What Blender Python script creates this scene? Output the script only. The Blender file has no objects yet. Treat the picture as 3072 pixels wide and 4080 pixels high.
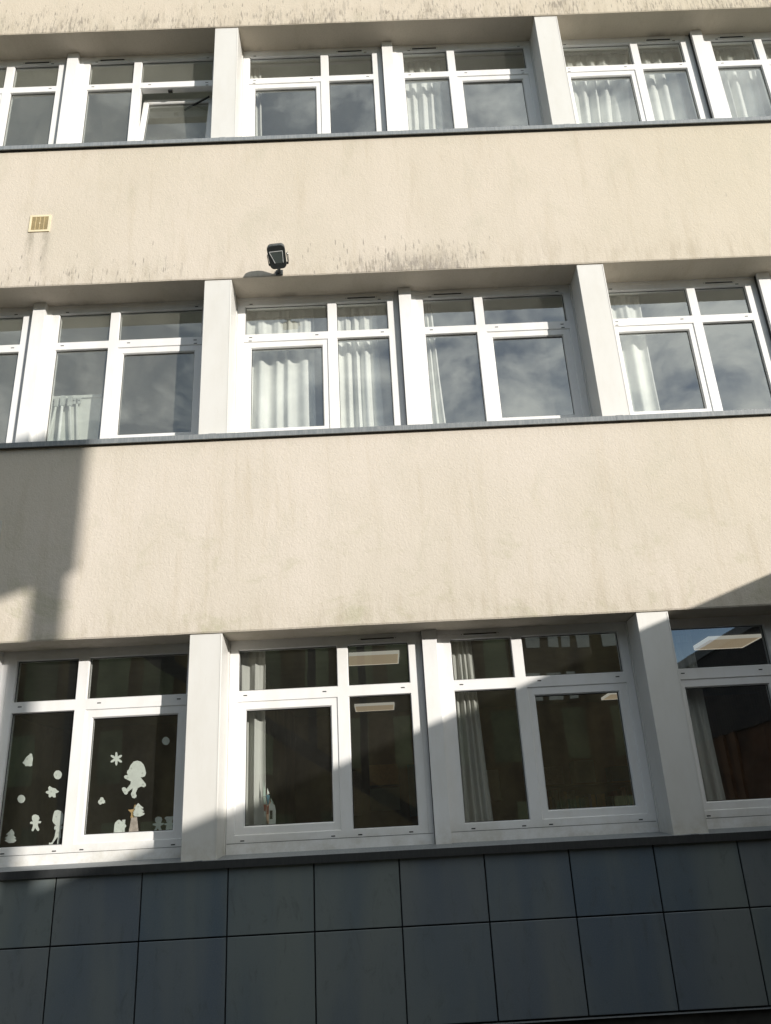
import bpy, bmesh, math, random
from mathutils import Vector, Matrix

S = bpy.context.scene
COL = S.collection
random.seed(7)

# ------------------------------------------------------------------ camera
cd = bpy.data.cameras.new('camera')
cam = bpy.data.objects.new('camera', cd)
COL.objects.link(cam)
S.camera = cam
cd.sensor_fit = 'HORIZONTAL'
cd.sensor_width = 36.0
cd.lens = 3226.69 / 3072 * 36.0
cd.clip_start = 0.05
cd.clip_end = 3000
_r = Vector((0.99875136, 0.00161461, -0.04993119))
_u = Vector((0.04686875, -0.37626058, 0.92532767))
_f = Vector((0.0172931, 0.92651248, 0.37586644))
M = Matrix((_r, _u, -_f)).transposed().to_4x4()
M.translation = Vector((1.4582, -6.1905, 1.6))
cam.matrix_world = M

# ------------------------------------------------------------------ sky + sun
SUN = Vector((0.93, -1.0, 0.335)).normalized()
EL = math.asin(SUN.z)
AZ = math.atan2(SUN.x, SUN.y)
W = bpy.data.worlds.new('World')
S.world = W
W.use_nodes = True
nt = W.node_tree
bg = nt.nodes['Background']
sky = nt.nodes.new('ShaderNodeTexSky')
sky.sky_type = 'NISHITA'
sky.sun_disc = False
sky.sun_elevation = EL
sky.sun_rotation = AZ
sky.air_density = 1.0
sky.dust_density = 0.2
sky.ozone_density = 3.0
tc = nt.nodes.new('ShaderNodeTexCoord')
mp = nt.nodes.new('ShaderNodeMapping')
mp.inputs['Scale'].default_value = (2.6, 2.0, 4.2)
mp.inputs['Rotation'].default_value = (0.3, 0.35, 0.5)
nt.links.new(tc.outputs['Generated'], mp.inputs[0])
nz = nt.nodes.new('ShaderNodeTexNoise')
nz.inputs['Scale'].default_value = 3.0
nz.inputs['Detail'].default_value = 9
nz.inputs['Roughness'].default_value = 0.62
nz.inputs['Distortion'].default_value = 0.5
nt.links.new(mp.outputs[0], nz.inputs['Vector'])
rp = nt.nodes.new('ShaderNodeValToRGB')
rp.color_ramp.elements[0].position = 0.43
rp.color_ramp.elements[0].color = (0.15, 0.15, 0.15, 1)
rp.color_ramp.elements[1].position = 0.68
bias = nt.nodes.new('ShaderNodeMath')
bias.operation = 'MULTIPLY_ADD'
bias.inputs[1].default_value = 0.24
sepx = nt.nodes.new('ShaderNodeSeparateXYZ')
nt.links.new(tc.outputs['Generated'], sepx.inputs[0])
nt.links.new(sepx.outputs[0], bias.inputs[0])
nt.links.new(nz.outputs['Fac'], bias.inputs[2])
nt.links.new(bias.outputs[0], rp.inputs[0])
mx = nt.nodes.new('ShaderNodeMix')
mx.data_type = 'RGBA'
sepw = nt.nodes.new('ShaderNodeSeparateXYZ')
nt.links.new(tc.outputs['Generated'], sepw.inputs[0])
mr = nt.nodes.new('ShaderNodeMapRange')
mr.interpolation_type = 'SMOOTHSTEP'
mr.inputs['From Min'].default_value = 0.20
mr.inputs['From Max'].default_value = 0.36
nt.links.new(sepw.outputs[2], mr.inputs['Value'])
mm = nt.nodes.new('ShaderNodeMath')
mm.operation = 'MULTIPLY'
nt.links.new(rp.outputs[0], mm.inputs[0])
nt.links.new(mr.outputs[0], mm.inputs[1])
nt.links.new(mm.outputs[0], mx.inputs['Factor'])
nt.links.new(sky.outputs[0], mx.inputs['A'])
mx.inputs['B'].default_value = (14.6, 14.9, 14.0, 1)
nt.links.new(mx.outputs['Result'], bg.inputs[0])
bg.inputs[1].default_value = 0.1

sl = bpy.data.lights.new('sun', 'SUN')
sl.energy = 5.0
sl.angle = math.radians(0.6)
sl.color = (1.0, 0.94, 0.86)
so = bpy.data.objects.new('sun', sl)
COL.objects.link(so)
so.location = SUN * 40
so.rotation_euler = SUN.to_track_quat('Z', 'Y').to_euler()

vs = S.view_settings
vs.view_transform = 'Standard'
vs.look = 'None'
vs.exposure = 0.0
vs.gamma = 1.0
S.render.engine = 'CYCLES'
S.cycles.max_bounces = 8
S.cycles.transparent_max_bounces = 12
S.cycles.caustics_reflective = False
S.cycles.caustics_refractive = False


# ------------------------------------------------------------------ materials
class NT:
    def __init__(self, name):
        self.m = bpy.data.materials.new(name)
        self.m.use_nodes = True
        self.t = self.m.node_tree
        self.b = self.t.nodes['Principled BSDF']
        self.out = self.t.nodes['Material Output']

    def n(self, typ, **kw):
        nd = self.t.nodes.new(typ)
        for k, v in kw.items():
            if k in nd.inputs:
                nd.inputs[k].default_value = v
            else:
                setattr(nd, k, v)
        return nd

    def l(self, a, b):
        self.t.links.new(a, b)

    def math(self, op, a, b=None, c=None, clamp=False):
        nd = self.t.nodes.new('ShaderNodeMath')
        nd.operation = op
        nd.use_clamp = clamp
        for i, v in enumerate((a, b, c)):
            if v is None:
                continue
            if isinstance(v, (int, float)):
                nd.inputs[i].default_value = v
            else:
                self.l(v, nd.inputs[i])
        return nd.outputs[0]

    def ramp(self, v, lo, hi, a=0.0, b=1.0):
        nd = self.t.nodes.new('ShaderNodeMapRange')
        nd.interpolation_type = 'SMOOTHSTEP'
        self.l(v, nd.inputs['Value'])
        nd.inputs['From Min'].default_value = lo
        nd.inputs['From Max'].default_value = hi
        nd.inputs['To Min'].default_value = a
        nd.inputs['To Max'].default_value = b
        return nd.outputs[0]

    def noise(self, vec, scale, detail=4, rough=0.55, sc=(1, 1, 1), dist=0.0):
        mp = self.n('ShaderNodeMapping')
        mp.inputs['Scale'].default_value = sc
        self.l(vec, mp.inputs[0])
        nd = self.n('ShaderNodeTexNoise')
        nd.inputs['Scale'].default_value = scale
        nd.inputs['Detail'].default_value = detail
        nd.inputs['Roughness'].default_value = rough
        nd.inputs['Distortion'].default_value = dist
        self.l(mp.outputs[0], nd.inputs['Vector'])
        return nd.outputs['Fac']

    def mix(self, f, a, b):
        nd = self.t.nodes.new('ShaderNodeMix')
        nd.data_type = 'RGBA'
        for v, k in ((f, 'Factor'), (a, 'A'), (b, 'B')):
            if isinstance(v, (int, float)):
                nd.inputs[k].default_value = v
            elif isinstance(v, tuple):
                nd.inputs[k].default_value = (*v, 1)
            else:
                self.l(v, nd.inputs[k])
        return nd.outputs['Result']

    def bump(self, h, strength, dist):
        nd = self.n('ShaderNodeBump')
        nd.inputs['Strength'].default_value = strength
        nd.inputs['Distance'].default_value = dist
        self.l(h, nd.inputs['Height'])
        self.l(nd.outputs[0], self.b.inputs['Normal'])

    def pos(self):
        return self.n('ShaderNodeNewGeometry').outputs['Position']


def simple(name, col, rough=0.6, metal=0.0, var=0.06, scale=6.0, bump=0.0, spec=0.5, bscale=200, stretch=(1, 1, 1)):
    t = NT(name)
    p = t.n('ShaderNodeTexCoord').outputs['Object']
    f = t.noise(p, scale, 5, 0.6, stretch)
    dark = tuple(c * (1 - var * 2) for c in col)
    lite = tuple(min(1, c * (1 + var)) for c in col)
    c = t.mix(t.ramp(f, 0.3, 0.7), dark, lite)
    t.l(c, t.b.inputs['Base Color'])
    t.b.inputs['Roughness'].default_value = rough
    t.b.inputs['Metallic'].default_value = metal
    t.b.inputs['Specular IOR Level'].default_value = spec
    if bump:
        t.bump(t.noise(p, bscale, 3, 0.6), bump, 0.002)
    return t.m


def plaster():
    t = NT('render_plaster')
    p = t.pos()
    sep = t.n('ShaderNodeSeparateXYZ')
    t.l(p, sep.inputs[0])
    X, Y, Zc = sep.outputs
    big = t.noise(p, 0.75, 4, 0.6, (1, 1, 0.7))
    med = t.noise(p, 3.2, 5, 0.65, (1, 1, 0.55), 0.4)
    vert = t.noise(p, 2.0, 5, 0.7, (3.0, 1, 0.32), 0.3)
    fine = t.noise(p, 55, 4, 0.7)
    c = t.mix(t.ramp(big, 0.36, 0.64), (0.568, 0.518, 0.440), (0.618, 0.562, 0.492))
    c = t.mix(t.ramp(Zc, 4.5, 10.0, 0.0, 0.6), c, (0.58, 0.512, 0.41))
    c = t.mix(t.math('MULTIPLY', t.ramp(X, 2.5, 6.0), 0.45), c, (0.56, 0.505, 0.385))
    c = t.mix(t.math('MULTIPLY', t.ramp(med, 0.5, 0.78), 0.36), c, (0.45, 0.43, 0.34))
    c = t.mix(t.math('MULTIPLY', t.ramp(vert, 0.5, 0.75), 0.40), c, (0.47, 0.41, 0.31))
    c = t.mix(t.math('MULTIPLY', t.ramp(fine, 0.48, 0.75), 0.32), c, (0.40, 0.35, 0.26))
    # faint greenish algae patches, mostly on the lower band towards the right
    alg = t.noise(p, 2.1, 6, 0.75, (1, 1, 1.3), 0.6)
    am = t.math('MULTIPLY', t.ramp(alg, 0.50, 0.72), t.ramp(Zc, 4.6, 3.3, 0.05, 0.75))
    c = t.mix(t.math('MULTIPLY', am, 0.6), c, (0.36, 0.355, 0.22))
    # drip marks: short upright tear shapes gathered along the lower edges of the bands
    def drips(sx, sz, seed, thr, size):
        mp = t.n('ShaderNodeMapping')
        mp.inputs['Scale'].default_value = (sx, 0.0, sz)
        mp.inputs['Location'].default_value = (seed, 0, seed * 1.7)
        t.l(p, mp.inputs[0])
        v = t.n('ShaderNodeTexVoronoi')
        v.inputs['Scale'].default_value = 1.0
        v.inputs['Randomness'].default_value = 1.0
        t.l(mp.outputs[0], v.inputs['Vector'])
        wob = t.noise(p, 26, 4, 0.7, (1.6, 1, 0.6))
        d = t.math('ADD', v.outputs['Distance'], t.math('MULTIPLY', t.math('SUBTRACT', wob, 0.5), 0.55))
        spot = t.ramp(d, size, size * 0.35)
        sc = t.n('ShaderNodeSeparateColor')
        t.l(v.outputs['Color'], sc.inputs[0])
        return spot, sc.outputs[0]

    def zband(z0, h):       # 1 right above the edge at z0, fading out upwards over h
        dz = t.math('SUBTRACT', Zc, z0)
        up = t.ramp(dz, h, 0.0)
        ok = t.math('GREATER_THAN', dz, -0.02)
        return t.math('MULTIPLY', up, ok)

    clump = t.noise(p, 1.5, 3, 0.6, (1.0, 0.0, 0.0))
    top = t.math('MULTIPLY', zband(9.91, 0.75), t.ramp(clump, 0.34, 0.56, 0.35, 1.0))
    # middle band: strong around x 1.0 .. 2.9, lighter to the far left
    xm = t.math('MULTIPLY', t.ramp(X, 0.75, 1.5), t.ramp(X, 3.0, 2.3))
    xl = t.math('MULTIPLY', t.ramp(X, 0.2, -0.5, 0.0, 0.62), 1.0)
    mid = t.math('MULTIPLY', zband(6.54, 0.62), t.math('MAXIMUM', t.math('MULTIPLY', xm, 1.0), xl))
    xr = t.math('MULTIPLY', t.ramp(X, 4.6, 5.6), t.math('MULTIPLY', t.ramp(Zc, 6.9, 7.2), t.ramp(Zc, 8.1, 7.7)))
    mask = t.math('MAXIMUM', t.math('MAXIMUM', top, mid), t.math('MULTIPLY', xr, 0.16))
    total = None
    for sx, sz, lo, k in ((44, 6.5, 0.60, 0.66), (80, 13.0, 0.63, 0.5), (20, 2.6, 0.59, 0.32)):
        nn = t.noise(p, 1.0, 3, 0.62, (sx, 0.0, sz))
        cl2 = t.noise(p, 1.0, 4, 0.7, (5.0, 0.0, 3.2))
        thr = t.math('ADD', t.math('MULTIPLY', mask, 0.255), t.math('MULTIPLY', t.math('SUBTRACT', cl2, 0.5), 0.42))
        sp = t.ramp(t.math('ADD', nn, t.math('SUBTRACT', thr, 0.13)), lo, lo + 0.14)
        v = t.math('MULTIPLY', t.math('MULTIPLY', sp, t.math('LESS_THAN', Y, 0.004)), t.math('MULTIPLY', t.ramp(mask, 0.02, 0.3), k))
        total = v if total is None else t.math('MAXIMUM', total, v)
    for sx, sz, sd, size, k in ((38, 6.5, 3.1, 0.30, 0.6),):
        spot, rnd = drips(sx, sz, sd, 0.5, size)
        on = t.math('MULTIPLY', t.ramp(t.math('SUBTRACT', mask, rnd), 0.0, 0.10), t.math('LESS_THAN', Y, 0.004))
        v = t.math('MULTIPLY', t.math('MULTIPLY', spot, on), k)
        total = v if total is None else t.math('MAXIMUM', total, v)
    c = t.mix(total, c, (0.17, 0.152, 0.135))
    # grey weathered patch above the middle bay, and wash right above every edge
    gx = t.math('MULTIPLY', t.ramp(X, 1.55, 1.85), t.ramp(X, 2.5, 2.2))
    gp = t.math('MULTIPLY', t.math('MULTIPLY', t.math('MULTIPLY', gx, t.math('LESS_THAN', Y, 0.004)), zband(6.54, 0.26)), t.ramp(t.noise(p, 14, 5, 0.7, (1.6, 1, 0.8)), 0.36, 0.56))
    c = t.mix(t.math('MULTIPLY', gp, 0.78), c, (0.26, 0.235, 0.21))
    wash = t.math('MAXIMUM', zband(9.91, 0.5), zband(6.54, 0.45))
    wash = t.math('MAXIMUM', wash, zband(3.167, 0.35))
    wash = t.math('MULTIPLY', wash, t.math('LESS_THAN', Y, 0.004))
    wn = t.ramp(t.noise(p, 7, 5, 0.7, (1.5, 1, 0.35)), 0.42, 0.7)
    c = t.mix(t.math('MULTIPLY', t.math('MULTIPLY', wash, wn), 0.42), c, (0.36, 0.31, 0.23))
    # run-off marks below the square air grille
    for gx0 in (-1.68, -1.53):
        gg = t.math('MULTIPLY', t.ramp(t.math('ABSOLUTE', t.math('SUBTRACT', X, gx0)), 0.07, 0.0), t.math('MULTIPLY', t.ramp(Zc, 6.55, 7.12), t.math('LESS_THAN', Zc, 7.18)))
        gg = t.math('MULTIPLY', gg, t.ramp(t.noise(p, 12, 5, 0.7, (2, 1, 0.5)), 0.3, 0.65))
        c = t.mix(t.math('MULTIPLY', gg, 0.7), c, (0.30, 0.27, 0.22))
    # sooty smudges on the soffits, close to the window heads
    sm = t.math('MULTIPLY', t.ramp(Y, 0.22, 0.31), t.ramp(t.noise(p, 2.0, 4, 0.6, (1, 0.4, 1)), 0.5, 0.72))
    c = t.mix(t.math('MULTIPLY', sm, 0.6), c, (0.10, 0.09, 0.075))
    t.l(c, t.b.inputs['Base Color'])
    t.b.inputs['Roughness'].default_value = 0.95
    t.b.inputs['Specular IOR Level'].default_value = 0.15
    g1 = t.noise(p, 33, 4, 0.62, (1.1, 1, 0.8), 1.1)
    g2 = t.noise(p, 75, 2, 0.5, (1, 1, 1), 0.6)
    g3 = t.noise(p, 2.2, 3, 0.5)
    h = t.math('ADD', t.math('MULTIPLY', g1, 1.0), t.math('ADD', t.math('MULTIPLY', g2, 0.4), t.math('MULTIPLY', g3, 1.5)))
    t.bump(h, 0.5, 0.007)
    return t.m


def glass(name, ior, tint, wav=0.0008, dust=0.02):
    t = NT(name)
    t.t.nodes.remove(t.b)
    p = t.n('ShaderNodeNewGeometry').outputs['Position']
    nz = t.noise(p, 1.6, 2, 0.5)
    b = t.n('ShaderNodeBump')
    b.inputs['Strength'].default_value = 1.0
    b.inputs['Distance'].default_value = wav
    t.l(nz, b.inputs['Height'])
    tr = t.n('ShaderNodeBsdfTransparent')
    tr.inputs[0].default_value = (*tint, 1)
    gl = t.n('ShaderNodeBsdfGlossy')
    gl.inputs['Color'].default_value = (0.93, 0.97, 1.0, 1)
    gl.inputs['Roughness'].default_value = 0.008
    t.l(b.outputs[0], gl.inputs['Normal'])
    lw = t.n('ShaderNodeLayerWeight')
    lw.inputs['Blend'].default_value = 0.5
    fres = t.math('MULTIPLY_ADD', t.math('POWER', lw.outputs['Facing'], 4.0), 1.0 - ior, ior)
    mix = t.n('ShaderNodeMixShader')
    t.l(fres, mix.inputs[0])
    t.l(tr.outputs[0], mix.inputs[1])
    t.l(gl.outputs[0], mix.inputs[2])
    dd = t.n('ShaderNodeBsdfDiffuse')
    dd.inputs['Color'].default_value = (0.80, 0.80, 0.70, 1)
    dn = t.noise(p, 2.5, 6, 0.7, (1, 1, 0.6), 0.5)
    df = t.math('MULTIPLY', t.ramp(dn, 0.25, 0.8, 0.6, 1.35), dust)
    m2 = t.n('ShaderNodeMixShader')
    t.l(df, m2.inputs[0])
    t.l(mix.outputs[0], m2.inputs[1])
    t.l(dd.outputs[0], m2.inputs[2])
    t.l(m2.outputs[0], t.out.inputs['Surface'])
    return t.m


def clear(name):
    t = NT(name)
    t.t.nodes.remove(t.b)
    tr = t.n('ShaderNodeBsdfTransparent')
    t.l(tr.outputs[0], t.out.inputs['Surface'])
    return t.m


def cladding():
    t = NT('cladding_fibre_cement')
    p = t.pos()
    oi = t.n('ShaderNodeObjectInfo')
    a = t.noise(p, 1.7, 3, 0.55, (1.3, 1, 0.22), 0.4)
    b = t.noise(p, 9, 6, 0.75, (1.3, 1, 0.5), 0.8)
    g = t.noise(p, 130, 3, 0.7)
    c = t.mix(t.ramp(a, 0.3, 0.7), (0.078, 0.116, 0.155), (0.155, 0.182, 0.175))  # pale upright bands in the colour stand in for reflected light
    c = t.mix(t.math('MULTIPLY', oi.outputs['Random'], 0.35), c, (0.155, 0.158, 0.175))
    c = t.mix(t.math('MULTIPLY', t.ramp(b, 0.52, 0.74), 0.6), c, (0.075, 0.088, 0.088))
    c = t.mix(t.math('MULTIPLY', t.ramp(g, 0.45, 0.7), 0.3), c, (0.20, 0.21, 0.22))
    t.l(c, t.b.inputs['Base Color'])
    t.l(t.ramp(a, 0.2, 0.8, 0.30, 0.42), t.b.inputs['Roughness'])
    t.b.inputs['Specular IOR Level'].default_value = 0.6
    t.bump(t.noise(p, 3.5, 3, 0.5), 0.15, 0.004)
    return t.m


def frame_mat():
    t = NT('white_pvc')
    p = t.pos()
    sep = t.n('ShaderNodeSeparateXYZ')
    t.l(p, sep.inputs[0])
    d = t.noise(p, 5, 5, 0.7, (1, 1, 0.4))
    d2 = t.noise(p, 38, 4, 0.7, (1, 1, 0.3))
    c = t.mix(t.ramp(d, 0.35, 0.75), (0.80, 0.80, 0.80), (0.74, 0.735, 0.71))
    c = t.mix(t.math('MULTIPLY', t.ramp(d2, 0.62, 0.82), 0.28), c, (0.45, 0.41, 0.32))
    sz_ = t.n('ShaderNodeSeparateXYZ')
    t.l(p, sz_.inputs[0])
    foot = t.math('MULTIPLY', t.ramp(sz_.outputs[2], 1.78, 1.54), t.ramp(t.noise(p, 5, 6, 0.75, (0.6, 1, 0.7)), 0.36, 0.66))
    c = t.mix(t.math('MULTIPLY', foot, 0.5), c, (0.40, 0.36, 0.27))
    t.l(c, t.b.inputs['Base Color'])
    t.b.inputs['Roughness'].default_value = 0.38
    return t.m


def pillar_mat():
    t = NT('white_lacquered_metal')
    p = t.pos()
    d = t.noise(p, 4, 5, 0.7, (1, 1, 0.35))
    d2 = t.noise(p, 22, 5, 0.75, (1, 1, 0.25))
    c = t.mix(t.ramp(d, 0.35, 0.75), (0.66, 0.655, 0.63), (0.62, 0.61, 0.575))
    c = t.mix(t.math('MULTIPLY', t.ramp(d2, 0.58, 0.8), 0.18), c, (0.42, 0.39, 0.30))
    sz_ = t.n('ShaderNodeSeparateXYZ')
    t.l(p, sz_.inputs[0])
    foot = t.math('MULTIPLY', t.ramp(sz_.outputs[2], 1.78, 1.54), t.ramp(t.noise(p, 5, 6, 0.75, (0.6, 1, 0.7)), 0.36, 0.66))
    c = t.mix(t.math('MULTIPLY', foot, 0.5), c, (0.40, 0.36, 0.27))
    t.l(c, t.b.inputs['Base Color'])
    t.b.inputs['Roughness'].default_value = 0.42
    t.bump(t.noise(p, 1.3, 2, 0.5), 0.3, 0.004)
    return t.m


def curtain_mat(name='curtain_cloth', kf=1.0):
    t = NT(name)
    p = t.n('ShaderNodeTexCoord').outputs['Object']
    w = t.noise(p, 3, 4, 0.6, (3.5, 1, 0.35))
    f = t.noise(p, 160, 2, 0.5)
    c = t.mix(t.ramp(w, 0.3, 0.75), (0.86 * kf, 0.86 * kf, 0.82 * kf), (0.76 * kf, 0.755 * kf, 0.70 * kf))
    t.l(c, t.b.inputs['Base Color'])
    t.b.inputs['Roughness'].default_value = 0.9
    t.bump(f, 0.2, 0.001)
    tl = t.n('ShaderNodeBsdfTranslucent')
    t.l(c, tl.inputs[0])
    mx = t.n('ShaderNodeMixShader')
    mx.inputs[0].default_value = 0.10
    t.l(t.b.outputs[0], mx.inputs[1])
    t.l(tl.outputs[0], mx.inputs[2])
    t.l(mx.outputs[0], t.out.inputs['Surface'])
    return t.m


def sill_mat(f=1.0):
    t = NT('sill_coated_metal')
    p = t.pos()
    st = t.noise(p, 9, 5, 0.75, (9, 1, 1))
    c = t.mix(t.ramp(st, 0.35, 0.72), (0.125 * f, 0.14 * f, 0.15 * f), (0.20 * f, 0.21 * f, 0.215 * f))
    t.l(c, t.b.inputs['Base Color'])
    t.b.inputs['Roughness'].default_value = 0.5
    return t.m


def emit(name, col, s):
    t = NT(name)
    t.b.inputs['Base Color'].default_value = (*col, 1)
    t.b.inputs['Emission Color'].default_value = (*col, 1)
    t.b.inputs['Emission Strength'].default_value = s
    return t.m


def opp_mat():
    t = NT('opposite_facade')
    p = t.pos()
    a = t.noise(p, 1.2, 4, 0.6, (1, 1, 0.3))
    c = t.mix(t.ramp(a, 0.3, 0.7), (0.085, 0.065, 0.036), (0.19, 0.155, 0.08))
    t.l(c, t.b.inputs['Base Color'])
    t.b.inputs['Roughness'].default_value = 0.85
    return t.m


def rib_mat():
    t = NT('ribbed_dark_cladding')
    p = t.pos()
    sep = t.n('ShaderNodeSeparateXYZ')
    t.l(p, sep.inputs[0])
    w = t.math('SINE', t.math('MULTIPLY', sep.outputs[1], 70.0))
    a = t.noise(p, 2, 4, 0.6)
    c = t.mix(t.ramp(a, 0.3, 0.7), (0.035, 0.035, 0.04), (0.06, 0.058, 0.06))
    t.l(c, t.b.inputs['Base Color'])
    t.b.inputs['Roughness'].default_value = 0.6
    t.bump(w, 0.6, 0.02)
    return t.m


MT = dict(
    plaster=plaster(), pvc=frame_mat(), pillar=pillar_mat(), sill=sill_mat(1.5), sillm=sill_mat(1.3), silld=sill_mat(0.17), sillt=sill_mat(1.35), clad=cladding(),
    glass=glass('window_glass', 0.235, (0.95, 0.975, 0.96), dust=0.012), glassu=glass('dusty_glass', 0.26, (0.95, 0.975, 0.96), dust=0.035), glassl=glass('very_dusty_glass', 0.20, (0.88, 0.91, 0.88), dust=0.09), clear=clear('glass_back_face'),
    black=simple('black_slot', (0.012, 0.012, 0.012), 0.8),
    gasket=simple('dark_gasket', (0.03, 0.03, 0.03), 0.7),
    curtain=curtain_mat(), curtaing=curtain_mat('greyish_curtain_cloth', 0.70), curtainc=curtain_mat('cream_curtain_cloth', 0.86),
    tape=simple('curtain_heading_tape', (0.66, 0.65, 0.60), 0.9),
    plinth=simple('plinth_concrete', (0.045, 0.043, 0.038), 0.9, var=0.2, bump=0.4),
    room=simple('room_paint', (0.72, 0.73, 0.68), 0.9, var=0.05),
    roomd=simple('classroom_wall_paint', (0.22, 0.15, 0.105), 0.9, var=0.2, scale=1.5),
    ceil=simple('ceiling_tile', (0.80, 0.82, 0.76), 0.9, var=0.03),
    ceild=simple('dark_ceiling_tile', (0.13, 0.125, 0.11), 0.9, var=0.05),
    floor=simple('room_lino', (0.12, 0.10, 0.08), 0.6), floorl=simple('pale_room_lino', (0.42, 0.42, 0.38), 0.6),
    lamp=emit('light_diffuser', (1.0, 0.78, 0.52), 0.27),
    lampf=emit('light_edge', (1.0, 0.95, 0.82), 0.38),
    paper=simple('white_paper', (0.72, 0.75, 0.70), 0.85, var=0.04, scale=30),
    pad=simple('adhesive_pad', (0.56, 0.58, 0.54), 0.8),
    gold=simple('gold_card', (0.62, 0.40, 0.17), 0.7, scale=30),
    kraft=simple('pinkish_card', (0.50, 0.42, 0.37), 0.85, var=0.12, scale=40),
    bodyd=simple('anthracite_casting', (0.035, 0.04, 0.04), 0.42, var=0.1, scale=30),
    bodyl=simple('grey_casting_top', (0.075, 0.082, 0.082), 0.5, var=0.1, scale=30),
    refl=simple('lamp_reflector', (0.75, 0.77, 0.77), 0.25),
    lens=simple('lamp_lens', (0.10, 0.12, 0.115), 0.12, spec=0.8),
    steel=simple('galvanised_steel', (0.45, 0.44, 0.42), 0.35, metal=0.8, scale=20),
    greyf=simple('shade_greyed_plastic', (0.50, 0.49, 0.44), 0.6), woodb=simple('brown_panel', (0.13, 0.065, 0.035), 0.6, var=0.3, scale=2), orange=simple('orange_column', (0.20, 0.105, 0.055), 0.6), shelf=simple('shelf_board', (0.30, 0.24, 0.17), 0.7), cream=simple('cream_plastic', (0.78, 0.68, 0.47), 0.5, var=0.04),
    creamd=simple('cream_plastic_slats', (0.55, 0.44, 0.24), 0.6, var=0.06),
    brown=simple('grille_cavity', (0.05, 0.032, 0.012), 0.9),
    board=simple('white_board', (0.62, 0.64, 0.60), 0.6, var=0.04, scale=4),
    legw=simple('white_tube', (0.88, 0.89, 0.88), 0.35),
    legg=simple('grey_white_tube', (0.60, 0.62, 0.59), 0.5),
    brk=simple('grey_bracket', (0.42, 0.44, 0.42), 0.5),
    opp=opp_mat(), rib=rib_mat(),
    asph=simple('asphalt', (0.06, 0.06, 0.058), 0.9, var=0.15, scale=3, bump=0.5),
    roof=simple('roof_membrane', (0.12, 0.12, 0.12), 0.9, var=0.1),
    fin=simple('pale_window_panel', (0.62, 0.64, 0.56), 0.5, var=0.1, scale=0.6),
    dolive=simple('dark_olive_panel', (0.16, 0.17, 0.09), 0.7, var=0.2, scale=0.8), olive=simple('olive_panel', (0.22, 0.24, 0.13), 0.7, var=0.15, scale=0.8),
    dsteel=simple('dark_painted_steel', (0.02, 0.025, 0.022), 0.5),
    red=simple('red_scrap', (0.38, 0.13, 0.09), 0.8), blue=simple('blue_scrap', (0.10, 0.22, 0.28), 0.8),
    mint=simple('mint_scrap', (0.45, 0.55, 0.48), 0.8), darkp=simple('dark_scrap', (0.06, 0.05, 0.04), 0.8),
    joint=simple('joint_backing', (0.022, 0.025, 0.027), 0.9),
)


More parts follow.
